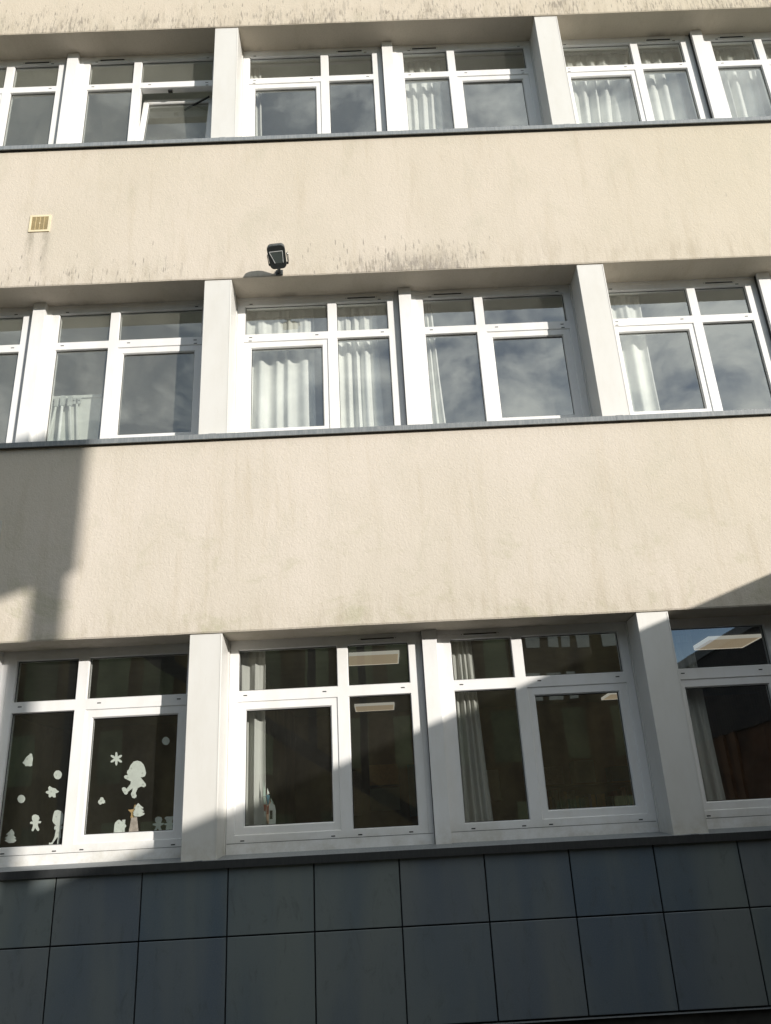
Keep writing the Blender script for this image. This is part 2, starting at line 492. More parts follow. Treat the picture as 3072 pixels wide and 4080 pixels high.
# ------------------------------------------------------------------ mesh helpers
class MB:
    def __init__(self):
        self.v, self.f, self.mi, self.sm = [], [], [], []

    def quad(self, pts, mi=0, sm=False):
        n = len(self.v)
        self.v += [tuple(p) for p in pts]
        self.f.append(tuple(range(n, n + len(pts))))
        self.mi.append(mi)
        self.sm.append(sm)

    def box(self, a, b, mi=0, bev=0.0, rot=None, org=None):
        x0, y0, z0 = a
        x1, y1, z1 = b
        if bev:
            bm = bmesh.new()
            bmesh.ops.create_cube(bm, size=1)
            for v in bm.verts:
                v.co = Vector(((x0 + x1) / 2 + v.co.x * (x1 - x0), (y0 + y1) / 2 + v.co.y * (y1 - y0), (z0 + z1) / 2 + v.co.z * (z1 - z0)))
            bmesh.ops.bevel(bm, geom=bm.edges[:], offset=bev, segments=2, affect='EDGES', profile=0.5)
            n = len(self.v)
            bm.verts.index_update()
            self.v += [tuple(v.co) for v in bm.verts]
            for f in bm.faces:
                self.f.append(tuple(n + v.index for v in f.verts))
                self.mi.append(mi)
                self.sm.append(False)
            bm.free()
            return self
        P = [(x0, y0, z0), (x1, y0, z0), (x1, y1, z0), (x0, y1, z0), (x0, y0, z1), (x1, y0, z1), (x1, y1, z1), (x0, y1, z1)]
        n = len(self.v)
        self.v += P
        for q in ((0, 1, 5, 4), (1, 2, 6, 5), (2, 3, 7, 6), (3, 0, 4, 7), (4, 5, 6, 7), (3, 2, 1, 0)):
            self.f.append(tuple(n + i for i in q))
            self.mi.append(mi)
            self.sm.append(False)
        return self

    def tube(self, p0, p1, r0, r1=None, seg=10, mi=0):
        r1 = r0 if r1 is None else r1
        p0, p1 = Vector(p0), Vector(p1)
        d = (p1 - p0).normalized()
        a = d.orthogonal().normalized()
        b = d.cross(a)
        n = len(self.v)
        for p, r in ((p0, r0), (p1, r1)):
            for i in range(seg):
                t = 2 * math.pi * i / seg
                self.v.append(tuple(p + a * r * math.cos(t) + b * r * math.sin(t)))
        for i in range(seg):
            j = (i + 1) % seg
            self.f.append((n + i, n + j, n + seg + j, n + seg + i))
            self.mi.append(mi)
            self.sm.append(True)
        self.f.append(tuple(n + i for i in reversed(range(seg))))
        self.f.append(tuple(n + seg + i for i in range(seg)))
        self.mi += [mi, mi]
        self.sm += [False, False]
        return self

    def beam(self, p0, p1, w, h, mi=0, up=(0, 0, 1)):
        p0, p1 = Vector(p0), Vector(p1)
        d = (p1 - p0).normalized()
        s = d.cross(Vector(up)).normalized()
        u = s.cross(d)
        n = len(self.v)
        for p in (p0, p1):
            for a, b in ((-1, -1), (1, -1), (1, 1), (-1, 1)):
                self.v.append(tuple(p + s * a * w / 2 + u * b * h / 2))
        for q in ((0, 1, 5, 4), (1, 2, 6, 5), (2, 3, 7, 6), (3, 0, 4, 7), (4, 5, 6, 7), (3, 2, 1, 0)):
            self.f.append(tuple(n + i for i in q))
            self.mi.append(mi)
            self.sm.append(False)
        return self

    def prism(self, pts, y0, y1, mi=0):     # outline in x,z extruded along y
        bm = bmesh.new()
        vs_ = [bm.verts.new((x, y0, z)) for x, z in pts]
        f = bm.faces.new(vs_)
        r = bmesh.ops.extrude_face_region(bm, geom=[f])
        for e in r['geom']:
            if isinstance(e, bmesh.types.BMVert):
                e.co.y = y1
        bmesh.ops.triangulate(bm, faces=[f for f in bm.faces if len(f.verts) > 4])
        bmesh.ops.recalc_face_normals(bm, faces=bm.faces[:])
        bm.verts.index_update()
        n = len(self.v)
        self.v += [tuple(v.co) for v in bm.verts]
        for f in bm.faces:
            self.f.append(tuple(n + v.index for v in f.verts))
            self.mi.append(mi)
            self.sm.append(False)
        bm.free()
        return self

    def build(self, name, mats, parent=None, recalc=True):
        me = bpy.data.meshes.new(name)
        me.from_pydata(self.v, [], self.f)
        if not isinstance(mats, (list, tuple)):
            mats = [mats]
        for m in mats:
            me.materials.append(m)
        for p, mi, s in zip(me.polygons, self.mi, self.sm):
            p.material_index = mi
            p.use_smooth = s
        me.update()
        if recalc:
            bm = bmesh.new()
            bm.from_mesh(me)
            bmesh.ops.recalc_face_normals(bm, faces=bm.faces[:])
            bm.to_mesh(me)
            bm.free()
        o = bpy.data.objects.new(name, me)
        COL.objects.link(o)
        if parent:
            o.parent = parent
            o.matrix_parent_inverse = Matrix.Identity(4)
            w = parent_world(parent)
            o.matrix_basis = w.inverted() if not w == Matrix.Identity(4) else Matrix.Identity(4)
        return o


def parent_world(p):
    m = Matrix.Identity(4)
    while p:
        m = p.matrix_basis @ m
        p = p.parent
    return m


def thing(name, label, cat, loc=(0, 0, 0), group=None):
    o = bpy.data.objects.new(name, None)
    COL.objects.link(o)
    o.location = loc
    o['label'] = label
    o['category'] = cat
    if group:
        o['group'] = group
    return o


def tag(o, label, cat, group=None):
    o['label'] = label
    o['category'] = cat
    if group:
        o['group'] = group
    return o


def recenter(o):
    """move a one-mesh thing's origin to the middle of its base"""
    vs_ = [v.co for v in o.data.vertices]
    c = Vector((sum(v.x for v in vs_) / len(vs_), sum(v.y for v in vs_) / len(vs_), min(v.z for v in vs_)))
    o.data.transform(Matrix.Translation(-c))
    o.location = c
    return o

# ------------------------------------------------------------------ the school facade (facade plane y = 0, interior towards +y)
ROW = 3.3655            # storey height
BAY = 3.5
YF = 0.313              # front of the window frames
PW = 0.2515             # pillar width
school = thing('school_building', 'cream rendered three-storey school wing with white window bands and dark cladding at its foot', 'building', (0, 0, 0))

XL, XR = -9.0, 16.0


def band(z0, z1, name='rendered_wall', label=None):
    m = MB()
    # front sheet is cut into short lengths so the lower lip can waver very slightly
    n = 220
    xs = [XL + (XR - XL) * i / n for i in range(n + 1)]
    rr = random.Random(int(z0 * 100))
    zs = [z0 + rr.uniform(-0.002, 0.002) for _ in xs]
    for i in range(n):
        a, b = xs[i], xs[i + 1]
        m.quad([(a, 0.006, zs[i]), (b, 0.006, zs[i + 1]), (b, 0, zs[i + 1] + 0.012), (a, 0, zs[i] + 0.012)])
        m.quad([(a, 0, zs[i] + 0.012), (b, 0, zs[i + 1] + 0.012), (b, 0, z1), (a, 0, z1)])
        m.quad([(b, 0.006, zs[i + 1]), (a, 0.006, zs[i]), (a, 0.34, z0), (b, 0.34, z0)])
    m.quad([(XL, 0, z1), (XR, 0, z1), (XR, 0.34, z1), (XL, 0.34, z1)])
    m.quad([(XR, 0.34, z0), (XL, 0.34, z0), (XL, 0.34, z1), (XR, 0.34, z1)])
    m.quad([(XL, 0, z0), (XL, 0, z1), (XL, 0.34, z1), (XL, 0.34, z0)])
    m.quad([(XR, 0, z1), (XR, 0, z0), (XR, 0.34, z0), (XR, 0.34, z1)])
    o = m.build(name, MT['plaster'], school, recalc=False)
    if label:
        o['label'] = label
    return o


LINT = [3.167, 6.543, 9.911]
SILLF = [1.481, 4.846, 8.213]      # lower edge of each sill fascia
band(LINT[0], SILLF[1] + 0.055, label='lowest broad cream rendered band crossed by the building shadow')
band(LINT[1], SILLF[2] + 0.055, label='cream rendered band with drip marks above the middle windows')
band(LINT[2], 12.6, label='topmost cream rendered band streaked with dark drips')

# solid end walls beyond the window bays
for a, b in ((XL, -3.5), (10.5 - 3.5 + PW, XR)):
    for k in range(3):
        m = MB().box((a + 0.001, 0.003, SILLF[k] + 0.06), (b, 0.335, LINT[k] - 0.001))
        m.build('end_wall', MT['plaster'], school)

# interior: slabs, back wall, partitions
for k in (0, 1, 2, 3):
    zc = LINT[0] + 0.19 + ROW * (k - 1)
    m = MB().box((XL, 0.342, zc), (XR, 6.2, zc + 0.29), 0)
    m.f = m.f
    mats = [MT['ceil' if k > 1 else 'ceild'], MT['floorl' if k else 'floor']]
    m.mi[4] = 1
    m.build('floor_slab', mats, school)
for k in range(3):
    z0 = LINT[0] + 0.19 + ROW * (k - 1) + 0.291
    z1 = z0 + ROW - 0.292
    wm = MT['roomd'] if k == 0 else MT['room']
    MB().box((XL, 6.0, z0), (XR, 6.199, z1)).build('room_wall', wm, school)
    for xp in (-3.45, 0.06 if k != 1 else 0.06, 7.05):
        MB().box((xp, 0.345, z0), (xp + 0.13, 5.999, z1)).build('partition_wall', wm, school)
    # low wall under the windows, seen from inside
    MB().box((-3.49, 0.345, z0), (7.2, 0.40, SILLF[k] + 0.06)).build('spandrel_wall', wm, school)
MB().box((XL, 6.2, 0), (XR, 6.5, 12.6)).build('rear_wall', MT['plaster'], school)
MB().box((XL - 0.3, 0.0, 0), (XL - 0.002, 6.5, 12.6)).build('gable_wall', MT['plaster'], school)
MB().box((XR + 0.002, 0.0, 0), (XR + 0.3, 6.5, 12.6)).build('gable_wall', MT['plaster'], school)
MB().box((XL - 0.4, -0.12, 12.602), (XR + 0.4, 6.6, 12.85)).build('flat_roof', MT['roof'], school)

# pillars between the bays
for k in range(3):
    zb = SILLF[k] + 0.045
    for b in (-1, 0, 1, 2):
        x = b * BAY
        m = MB().box((x, 0.017, zb), (x + PW, 0.36, LINT[k] - 0.004), 0, bev=0.0025)
        # slim folded joint strip near the right-hand corner and a dark strip on top, shade of the gap put into its colour
        m.box((x + PW - 0.0115, 0.0145, zb + 0.004), (x + PW - 0.009, 0.0165, LINT[k] - 0.012), 0)
        m.box((x + 0.004, 0.024, LINT[k] - 0.0038), (x + PW - 0.004, 0.30, LINT[k] - 0.0005), 1)
        # cover strip on both cheeks, against the frame
        m.box((x + PW, YF - 0.028, zb + 0.02), (x + PW + 0.009, YF - 0.001, LINT[k] - 0.002), 0)
        m.box((x - 0.009, YF - 0.028, zb + 0.02), (x, YF - 0.001, LINT[k] - 0.002), 0)
        o = m.build('pillar', [MT['pillar'], MT['gasket']], school)

# crumbled mortar at the foot of the ground-floor pillars
rr = random.Random(4)
for x in (0.0, 3.5):
    m = MB()
    for i in range(26):
        px = x + 0.012 + (i + rr.random() * 0.3) * (PW - 0.02) / 26
        s = 0.004 + rr.random() * 0.006
        py = 0.004 + rr.random() * 0.006
        m.box((px, 0.006, 1.527), (px + 0.0125, 0.014, 1.530 + s), 0)
    m.build('mortar_bead', MT['board'] if x else MT['plaster'], school)

# intermediate posts
for k in range(3):
    for b in (-1, 0, 1):
        x0, x1 = b * BAY + 1.817, b * BAY + 1.935
        m = MB().box((x0, 0.25, SILLF[k] + 0.075), (x1, 0.36, LINT[k] + 0.0), 0, bev=0.002)
        m.box((x1, YF - 0.0045, 1.6365 + ROW * k), (x1 + 0.046, YF + 0.05, LINT[k] + 0.05), 0)     # filler right
        m.box((x0 - 0.043, YF + 0.002, 1.6365 + ROW * k), (x0, YF + 0.05, LINT[k] + 0.05), 0)     # filler left
        m.box((x0 - 0.004, YF - 0.03, SILLF[k] + 0.08), (x0 - 0.0005, YF + 0.001, LINT[k] - 0.001), 1)
        m.build('post', [MT['pvc'], MT['gasket']], school)

# sills: one folded metal length per bay, with a lap joint at each pillar
for k in range(3):
    zf = SILLF[k]
    fh = 0.052 if k == 0 else 0.046
    for b in (-2, -1, 0, 1):
        xa, xb = b * BAY + 0.13, (b + 1) * BAY + 0.13
        if k == 0 and b == 1:
            xb = 6.26
        m = MB()
        yb, yfr = YF + 0.02, -0.037
        zt = zf + fh
        zb_ = zt + 0.030
        for (a, c, dy) in ((xa + 0.001, xb - 0.001, 0.0), (xa - 0.03, xa + 0.03, -0.0022)):
            m.quad([(a, yfr + dy, zf), (c, yfr + dy, zf), (c, yfr + dy, zt - dy), (a, yfr + dy, zt - dy)])
            m.quad([(a, yfr + dy, zt - dy), (c, yfr + dy, zt - dy), (c, yb, zb_ - dy), (a, yb, zb_ - dy)], 2)
            m.quad([(c, yfr + dy, zf), (a, yfr + dy, zf), (a, yfr + 0.012, zf - 0.001), (c, yfr + 0.012, zf - 0.001)])
            m.quad([(a, yfr + 0.012, zf - 0.001), (a, yfr + 0.012, zf + 0.02), (c, yfr + 0.012, zf + 0.02), (c, yfr + 0.012, zf - 0.001)], 1)
            m.quad([(a, yfr + 0.012, zf + 0.02), (a, 0.003, zf + 0.02), (c, 0.003, zf + 0.02), (c, yfr + 0.012, zf + 0.02)], 1)
        m.quad([(xa, yfr, zf), (xa, yfr, zt), (xa, yb, zb_), (xa, 0.0, zf)])
        m.quad([(xb, yfr, zf), (xb, 0.0, zf), (xb, yb, zb_), (xb, yfr, zt)])
        m.build('window_sill', [MT[('silld', 'sillm', 'sill')[k]], MT['black'], MT['sillt']], school, recalc=False)  # pale sill tops: dust plus bounce light put into the colour


def grid_frame(m, xs, zs, opens, yf, yb, ch=0.006, cd_=0.012, outer=True):
    """frame front with rectangular openings; opens: list of (x0,z0,x1,z1) on cut lines"""
    def is_open(cx, cz):
        return any(a < cx < c and b < cz < d for a, b, c, d in opens)
    for i in range(len(xs) - 1):
        for j in range(len(zs) - 1):
            if is_open((xs[i] + xs[i + 1]) / 2, (zs[j] + zs[j + 1]) / 2):
                continue
            a, c, b, d = xs[i], xs[i + 1], zs[j], zs[j + 1]
            m.quad([(a, yf, b), (c, yf, b), (c, yf, d), (a, yf, d)])
            m.quad([(c, yb, b), (a, yb, b), (a, yb, d), (c, yb, d)])
    for (a, b, c, d) in opens:
        P = lambda k, y: [(a + k, y, b + k), (c - k, y, b + k), (c - k, y, d - k), (a + k, y, d - k)]
        r0, r1, r2 = P(0, yf), P(ch, yf + cd_), P(ch, yb)
        for q0, q1 in ((r0, r1), (r1, r2)):
            for i in range(4):
                j = (i + 1) % 4
                m.quad([q0[j], q0[i], q1[i], q1[j]])
        # the back edge closes up to the back face
        r3 = P(0, yb)
        for i in range(4):
            j = (i + 1) % 4
            m.quad([r2[j], r2[i], r3[i], r3[j]])
    a, c, b, d = xs[0], xs[-1], zs[0], zs[-1]
    m.quad([(a, yb, b), (a, yf, b), (a, yf, d), (a, yb, d)])
    m.quad([(c, yf, b), (c, yb, b), (c, yb, d), (c, yf, d)])
    m.quad([(a, yb, b), (c, yb, b), (c, yf, b), (a, yf, b)])
    m.quad([(a, yf, d), (c, yf, d), (c, yb, d), (a, yb, d)])


def pane_mb(x0, z0, x1, z1, y, g=0.006):
    """sealed unit: reflective outer face, clear inner body, dark gasket line round the edge"""
    m = MB()
    a, b, c, d = x0 + g, z0 + g, x1 - g, z1 - g
    t = 0.02
    m.quad([(a, y, b), (c, y, b), (c, y, d), (a, y, d)], 0)
    m.quad([(c, y + t, b), (a, y + t, b), (a, y + t, d), (c, y + t, d)], 1)
    w = 0.005
    for q in ((a, b, c, b + w), (a, d - w, c, d), (a, b + w, a + w, d - w), (c - w, b + w, c, d - w)):
        m.box((q[0], y - 0.003, q[1]), (q[2], y - 0.0008, q[3]), 2)
    return m


GM = None


def make_window(k, bay, mirror, vent, opened=False, label=None):
    GL = MT['glass'] if k == 0 else (MT['glassl'] if bay == -1 else MT['glassu'])
    off = ROW * k
    x_off = bay * BAY
    mx_ = (lambda x: 3.752 - x + x_off) if mirror else (lambda x: x + x_off)

    def R(x0, z0, x1, z1):
        a, b = mx_(x0), mx_(x1)
        return (min(a, b), z0 + off, max(a, b), z1 + off)
    zt = 3.094 - (0.006 if k == 1 else 0)
    zo = 3.24
    cells = dict(ul=R(0.329, 2.758, 1.127, zt), ur=R(1.207, 2.758, 1.706, zt), lr=R(1.207, 1.690, 1.706, 2.679), ll=R(0.321, 1.690, 1.121, 2.677))
    xs = sorted({mx_(v) for v in (0.262, 0.321, 0.329, 1.121, 1.127, 1.207, 1.706, 1.773)})
    zs = [v + off for v in (1.636, 1.690, 2.677, 2.679, 2.758, zt, zo)]
    m = MB()
    grid_frame(m, xs, zs, [cells['ul'], cells['ur'], cells['lr'], cells['ll']], YF, YF + 0.07)
    # drainage slots
    def slot(x, z):
        xx = mx_(x)
        m.box((xx - 0.0150, YF - 0.0012, z + off - 0.0040), (xx + 0.0150, YF + 0.001, z + off + 0.0040), 1)
    for x, z in ((0.389, 2.724), (1.018, 2.724), (1.642, 2.724), (0.383, 1.653), (1.060, 1.653), (1.262, 1.653), (1.643, 1.653)):
        slot(x, z)
    if k:
        slot(0.389, 3.105)
        slot(1.63, 3.102)
        slot(0.385, 2.686)
    # raised outer step of the head and jamb profile
    a, b = sorted((mx_(0.262), mx_(1.773)))
    m.box((a, YF - 0.0035, 3.142 + off), (b, YF - 0.0005, 3.20 + off), 0)
    if k == 0:
        a, b = sorted((mx_(0.262), mx_(1.815)))
        m.box((a + 0.01, YF - 0.0048, 1.6348 + off), (b - 0.01, YF + 0.001, 1.6375 + off), 1)
        rd = random.Random(int(a * 10))
        for q in range(5):
            xx = a + rd.uniform(0.05, 1.4)
            m.box((xx, YF - 0.0052, 1.5565 + off), (xx + rd.uniform(0.03, 0.16), YF - 0.0042, 1.5600 + off), 1)
    fr = m.build('window', [MT['pvc'], MT['black']], school, recalc=False)
    if label:
        fr['label'] = label
    # boards below the frame
    a, b = sorted((mx_(0.262), mx_(1.815)))
    MB().box((a, YF - 0.004, 1.5575 + off), (b, YF + 0.03, 1.6345 + off), 0, bev=0.0015).build('bottom_board', MT['pvc'], fr)
    for key in ('ul', 'ur', 'lr'):
        x0, z0, x1, z1 = cells[key]
        pane_mb(x0, z0, x1, z1, YF + 0.030).build('pane', [GL, MT['clear'], MT['gasket']], fr, recalc=False)
    # opening casement
    x0, z0, x1, z1 = cells['ll']
    g = 0.0035
    sm_ = MB()
    sx = sorted({mx_(v) for v in (0.3245, 0.387, 1.071, 1.1175)})
    sz = [1.690 + off + g, 1.746 + off, 2.617 + off, 2.677 + off - g]
    hole = (sx[1], sz[1], sx[2], sz[2])
    grid_frame(sm_, sx, sz, [hole], YF + 0.010, YF + 0.068, ch=0.009, cd_=0.012)
    sash = sm_.build('casement', MT['pvc'], fr, recalc=False)
    p = pane_mb(hole[0], hole[1], hole[2], hole[3], YF + 0.040, g=0.009).build('pane', [GL, MT['clear'], MT['gasket']], fr, recalc=False)
    if opened:
        piv = Vector(((x0 + x1) / 2, YF + 0.06, z0 + 0.01))
        rot = Matrix.Translation(piv) @ Matrix.Rotation(-math.radians(8.3), 4, 'X') @ Matrix.Translation(-piv)
        for o in (sash, p):
            o.matrix_basis = o.matrix_basis @ rot
        sash['label'] = 'tilted casement, opened inwards at its top'
        lo = (x1 - 0.05, YF + 0.075, 2.60 + off)
        hi = (x1 - 0.36, YF + 0.225, 2.58 + off)
        MB().beam(lo, hi, 0.012, 0.018, 0).build('stay_arm', MT['black'], fr)
        MB().box((x0 + 0.30, YF + 0.03, 2.655 + off), (x0 + 0.345, YF + 0.06, 2.672 + off)).build('catch', MT['black'], fr)
    if vent:
        a, b = sorted((mx_(1.315), mx_(1.598)))
        zc = 3.129 + off
        v = MB()
        if k == 1:
            v.box((a, YF - 0.009, zc + 0.0045), (b, YF - 0.0005, zc + 0.009), 0)
        if k == 0:
            v.box((a, YF - 0.009, zc - 0.010), (b, YF - 0.0005, zc - 0.0065), 0)
        v.box((a, YF - 0.009, zc - 0.0065), (a + 0.006, YF - 0.0005, zc + 0.0045), 0)
        v.box((b - 0.006, YF - 0.009, zc - 0.0065), (b, YF - 0.0005, zc + 0.0045), 0)
        v.box((a + 0.006, YF - 0.003, zc - (0.011 if k == 2 else 0.0065)), (b - 0.006, YF - 0.0008, zc + 0.0045), 1)
        v.box((a - 0.010, YF - 0.003, zc - 0.003), (a - 0.005, YF - 0.0005, zc + 0.002), 1)
        v.box((b + 0.005, YF - 0.003, zc - 0.003), (b + 0.010, YF - 0.0005, zc + 0.002), 1)
        v.build('trickle_vent', [MT['pvc'], MT['black']], fr)
    return fr


for k in range(3):
    for bay in (-1, 0, 1):
        for mirror in (False, True):
            vent = not (bay == -1 and k < 2)
            op = (k == 2 and bay == -1 and mirror)
            make_window(k, bay, mirror, vent, op, 'window with its lower casement tilted open' if op else ('window with paper cut-outs stuck inside its lower panes' if (k == 0 and bay == -1 and mirror) else None))

# dark cladding panels below the ground-floor sills
PANW = 0.5986
jx = [-0.858 + PANW * i for i in range(-13, 12)] + [6.24]
MB().box((XL, 0.022, 0.455), (XR, 0.10, 1.535)).build('cladding_backing', MT['joint'], school)
for zlo, zhi in ((0.468, 1.0455), (1.055, 1.50)):
    for a, b in zip(jx[:-1], jx[1:]):
        MB().box((a + 0.0048, 0.0, zlo), (b - 0.0048, 0.012, zhi), 0, bev=0.003).build('cladding_panel', MT['clad'], school)
m = MB()
m.box((XL, 0.0, 0.448), (6.25, 0.02, 0.4545))
m.build('cladding_trim', MT['sill'], school)
MB().box((XL, 0.045, -0.05), (XR, 0.34, 0.4545)).build('plinth', MT['plinth'], school)
MB().box((XL, 0.10, 0.4546), (XR, 0.34, 1.535)).build('ground_wall', MT['plinth'], school)

# ------------------------------------------------------------------ air grilles
def grille(x0, z0, label, fm='cream', sm_='creamd'):
    t = thing('air_grille', label, 'air vent', (x0 + 0.1, 0, z0), 'square air grilles on the rendered wall')
    w = 0.2
    m = MB()
    f = 0.020
    y0, y1 = -0.010, -0.0005
    m.box((x0, y0, z0), (x0 + w, y1, z0 + f))
    m.box((x0, y0, z0 + w - f), (x0 + w, y1, z0 + w))
    m.box((x0, y0, z0 + f), (x0 + f, y1, z0 + w - f))
    m.box((x0 + w - f, y0, z0 + f), (x0 + w, y1, z0 + w - f))
    m.build('frame', MT[fm], t)
    MB().box((x0 + f, -0.0022, z0 + f), (x0 + w - f, -0.0006, z0 + w - f)).build('cavity', MT['brown'], t)
    s = MB()
    n = 14
    iw = w - 2 * f
    for i in range(n):
        zz = z0 + f + iw * (i + 0.5) / n
        s.box((x0 + f, -0.0065, zz - 0.0003), (x0 + w - f, -0.0025, zz + 0.0055))
    for i in (1, 2, 3):
        xx = x0 + f + iw * i / 4
        s.box((xx - 0.003, -0.0085, z0 + f), (xx + 0.003, -0.0066, z0 + w - f))
    s.build('slats', MT[sm_], t)
    MB().box((x0 + w / 2 - 0.006, -0.011, z0 + w / 2 - 0.006), (x0 + w / 2 + 0.006, -0.0087, z0 + w / 2 + 0.006), 0, bev=0.001).build('screw_cap', MT['cream'], t)


grille(-1.7065, 7.178, 'square cream slatted air grille in full sun, high on the left of the upper band')
grille(-1.773, 3.992, 'square slatted air grille in shadow, cut by the left edge of the photo', 'greyf', 'greyf')  # greyf: cream plastic with the shade greyed into its colour

# ------------------------------------------------------------------ floodlight
fl = thing('floodlight', 'dark grey floodlight on a short arm above the middle row of windows', 'floodlight', (0.72, 0.0, 6.55))
tilt = math.radians(54)
n_ = Vector((0.03, -math.cos(tilt), -math.sin(tilt))).normalized()
ux = Vector((1, 0.03, 0)).normalized()
ux = (ux - n_ * ux.dot(n_)).normalized()
uz = n_.cross(ux)
if uz.z < 0:
    uz = -uz
rollm = Matrix.Rotation(math.radians(5), 3, n_)
ux, uz = rollm @ ux, rollm @ uz
FC = Vector((0.706, -0.215, 6.582))


def F(u, v, d):
    return tuple(FC + ux * u + uz * v + n_ * d)


def rr_outline(w, h, r, n=6, taper=0.0):
    o = []
    for cx, cy, a0 in ((w - r, h - r, 0), (-(w - r), h - r, 90), (-(w - r), -(h - r), 180), (w - r, -(h - r), 270)):
        for i in range(n + 1):
            a = math.radians(a0 + 90 * i / n)
            x, y = cx + r * math.cos(a), cy + r * math.sin(a)
            o.append((x * (1 - taper * (1 if y < 0 else 0) * abs(y) / h), y))
    return o


def loft(m, rings, mi=0, cap0=True, cap1=True):
    for a, b in zip(rings[:-1], rings[1:]):
        for i in range(len(a)):
            j = (i + 1) % len(a)
            m.quad([a[i], a[j], b[j], b[i]], mi, False)
    if cap0:
        m.quad(list(reversed(rings[0])), mi)
    if cap1:
        m.quad(rings[-1], mi)


m = MB()
rings = []
for d, s, dv in ((-0.075, 0.70, 0.012), (-0.062, 0.86, 0.012), (-0.045, 0.97, 0.010), (-0.012, 1.0, 0.004), (0.0, 0.985, 0.0)):
    rings.append([F(x * s, y * s + dv, d) for x, y in rr_outline(0.083, 0.107, 0.040, taper=0.10)])
loft(m, rings)
m.build('housing', MT['bodyl'], fl)
m = MB()
rings = [[F(x, y, d) for x, y in rr_outline(0.079, 0.103, 0.038, taper=0.10)] for d in (0.0005, 0.006)]
loft(m, rings)
m.build('bezel', MT['bodyd'], fl)
m = MB()
for a, b in ((-0.030, -0.027), (0.027, 0.030)):
    m.quad([F(a, 0.085, -0.07), F(b, 0.085, -0.07), F(b, 0.113, -0.012), F(a, 0.113, -0.012)])
    m.quad([F(a, 0.113, -0.012), F(b, 0.113, -0.012), F(b, 0.107, 0.001), F(a, 0.107, 0.001)])
m.build('rib', MT['black'], fl)
m = MB()
tz = [(-0.062, 0.052), (0.056, 0.052), (0.050, -0.052), (-0.026, -0.052)]
m.quad([F(x, y, 0.0066) for x, y in tz])
m.quad([F(x, y, 0.0063) for x, y in reversed(tz)])
m.build('lens', MT['lens'], fl, recalc=False)


def strip(m, p, q, w, d=0.009):
    P, Q = Vector((*p, 0)), Vector((*q, 0))
    t = (Q - P).normalized()
    s = Vector((-t.y, t.x, 0)) * w / 2
    c = [P + s, P - s, Q - s, Q + s]
    top = [F(v.x, v.y, d) for v in c]
    bot = [F(v.x, v.y, d - 0.0022) for v in c]
    m.quad(top)
    m.quad(list(reversed(bot)))
    for i in range(4):
        j = (i + 1) % 4
        m.quad([top[j], top[i], bot[i], bot[j]])


m = MB()
strip(m, (-0.064, 0.054), (0.059, 0.054), 0.006)
strip(m, (-0.063, 0.052), (-0.025, -0.050), 0.006)
strip(m, (0.057, 0.052), (0.050, -0.050), 0.006)
m.build('reflector_rim', MT['refl'], fl)
# yoke on both sides, knob, arm and wall plate
m = MB()
for sgn in (-1, 1):
    m.beam(F(sgn * 0.088, 0.02, -0.035), F(sgn * 0.090, -0.075, -0.06), 0.006, 0.022, up=n_)
m.beam(F(-0.090, -0.075, -0.06), F(0.090, -0.075, -0.06), 0.022, 0.006, up=n_)
m.build('yoke', MT['bodyd'], fl)
m = MB()
m.tube(F(0.088, 0.01, -0.035), F(0.104, 0.01, -0.035), 0.013, 0.011, 12)
m.beam(F(0.100, 0.03, -0.04), F(0.098, -0.06, -0.055), 0.005, 0.012, up=n_)
m.build('hinge_knob', MT['steel'], fl)
m = MB()
ctr = F(0.0, -0.075, -0.06)
m.beam(ctr, (0.700, -0.016, 6.575), 0.030, 0.024)
m.build('arm', MT['bodyd'], fl)
MB().box((0.668, -0.016, 6.549), (0.735, 0.0005, 6.602), 0, bev=0.003).build('wall_plate', MT['bodyd'], fl)


# ------------------------------------------------------------------ curtains
CURT = 'off-white curtains hanging inside the windows'


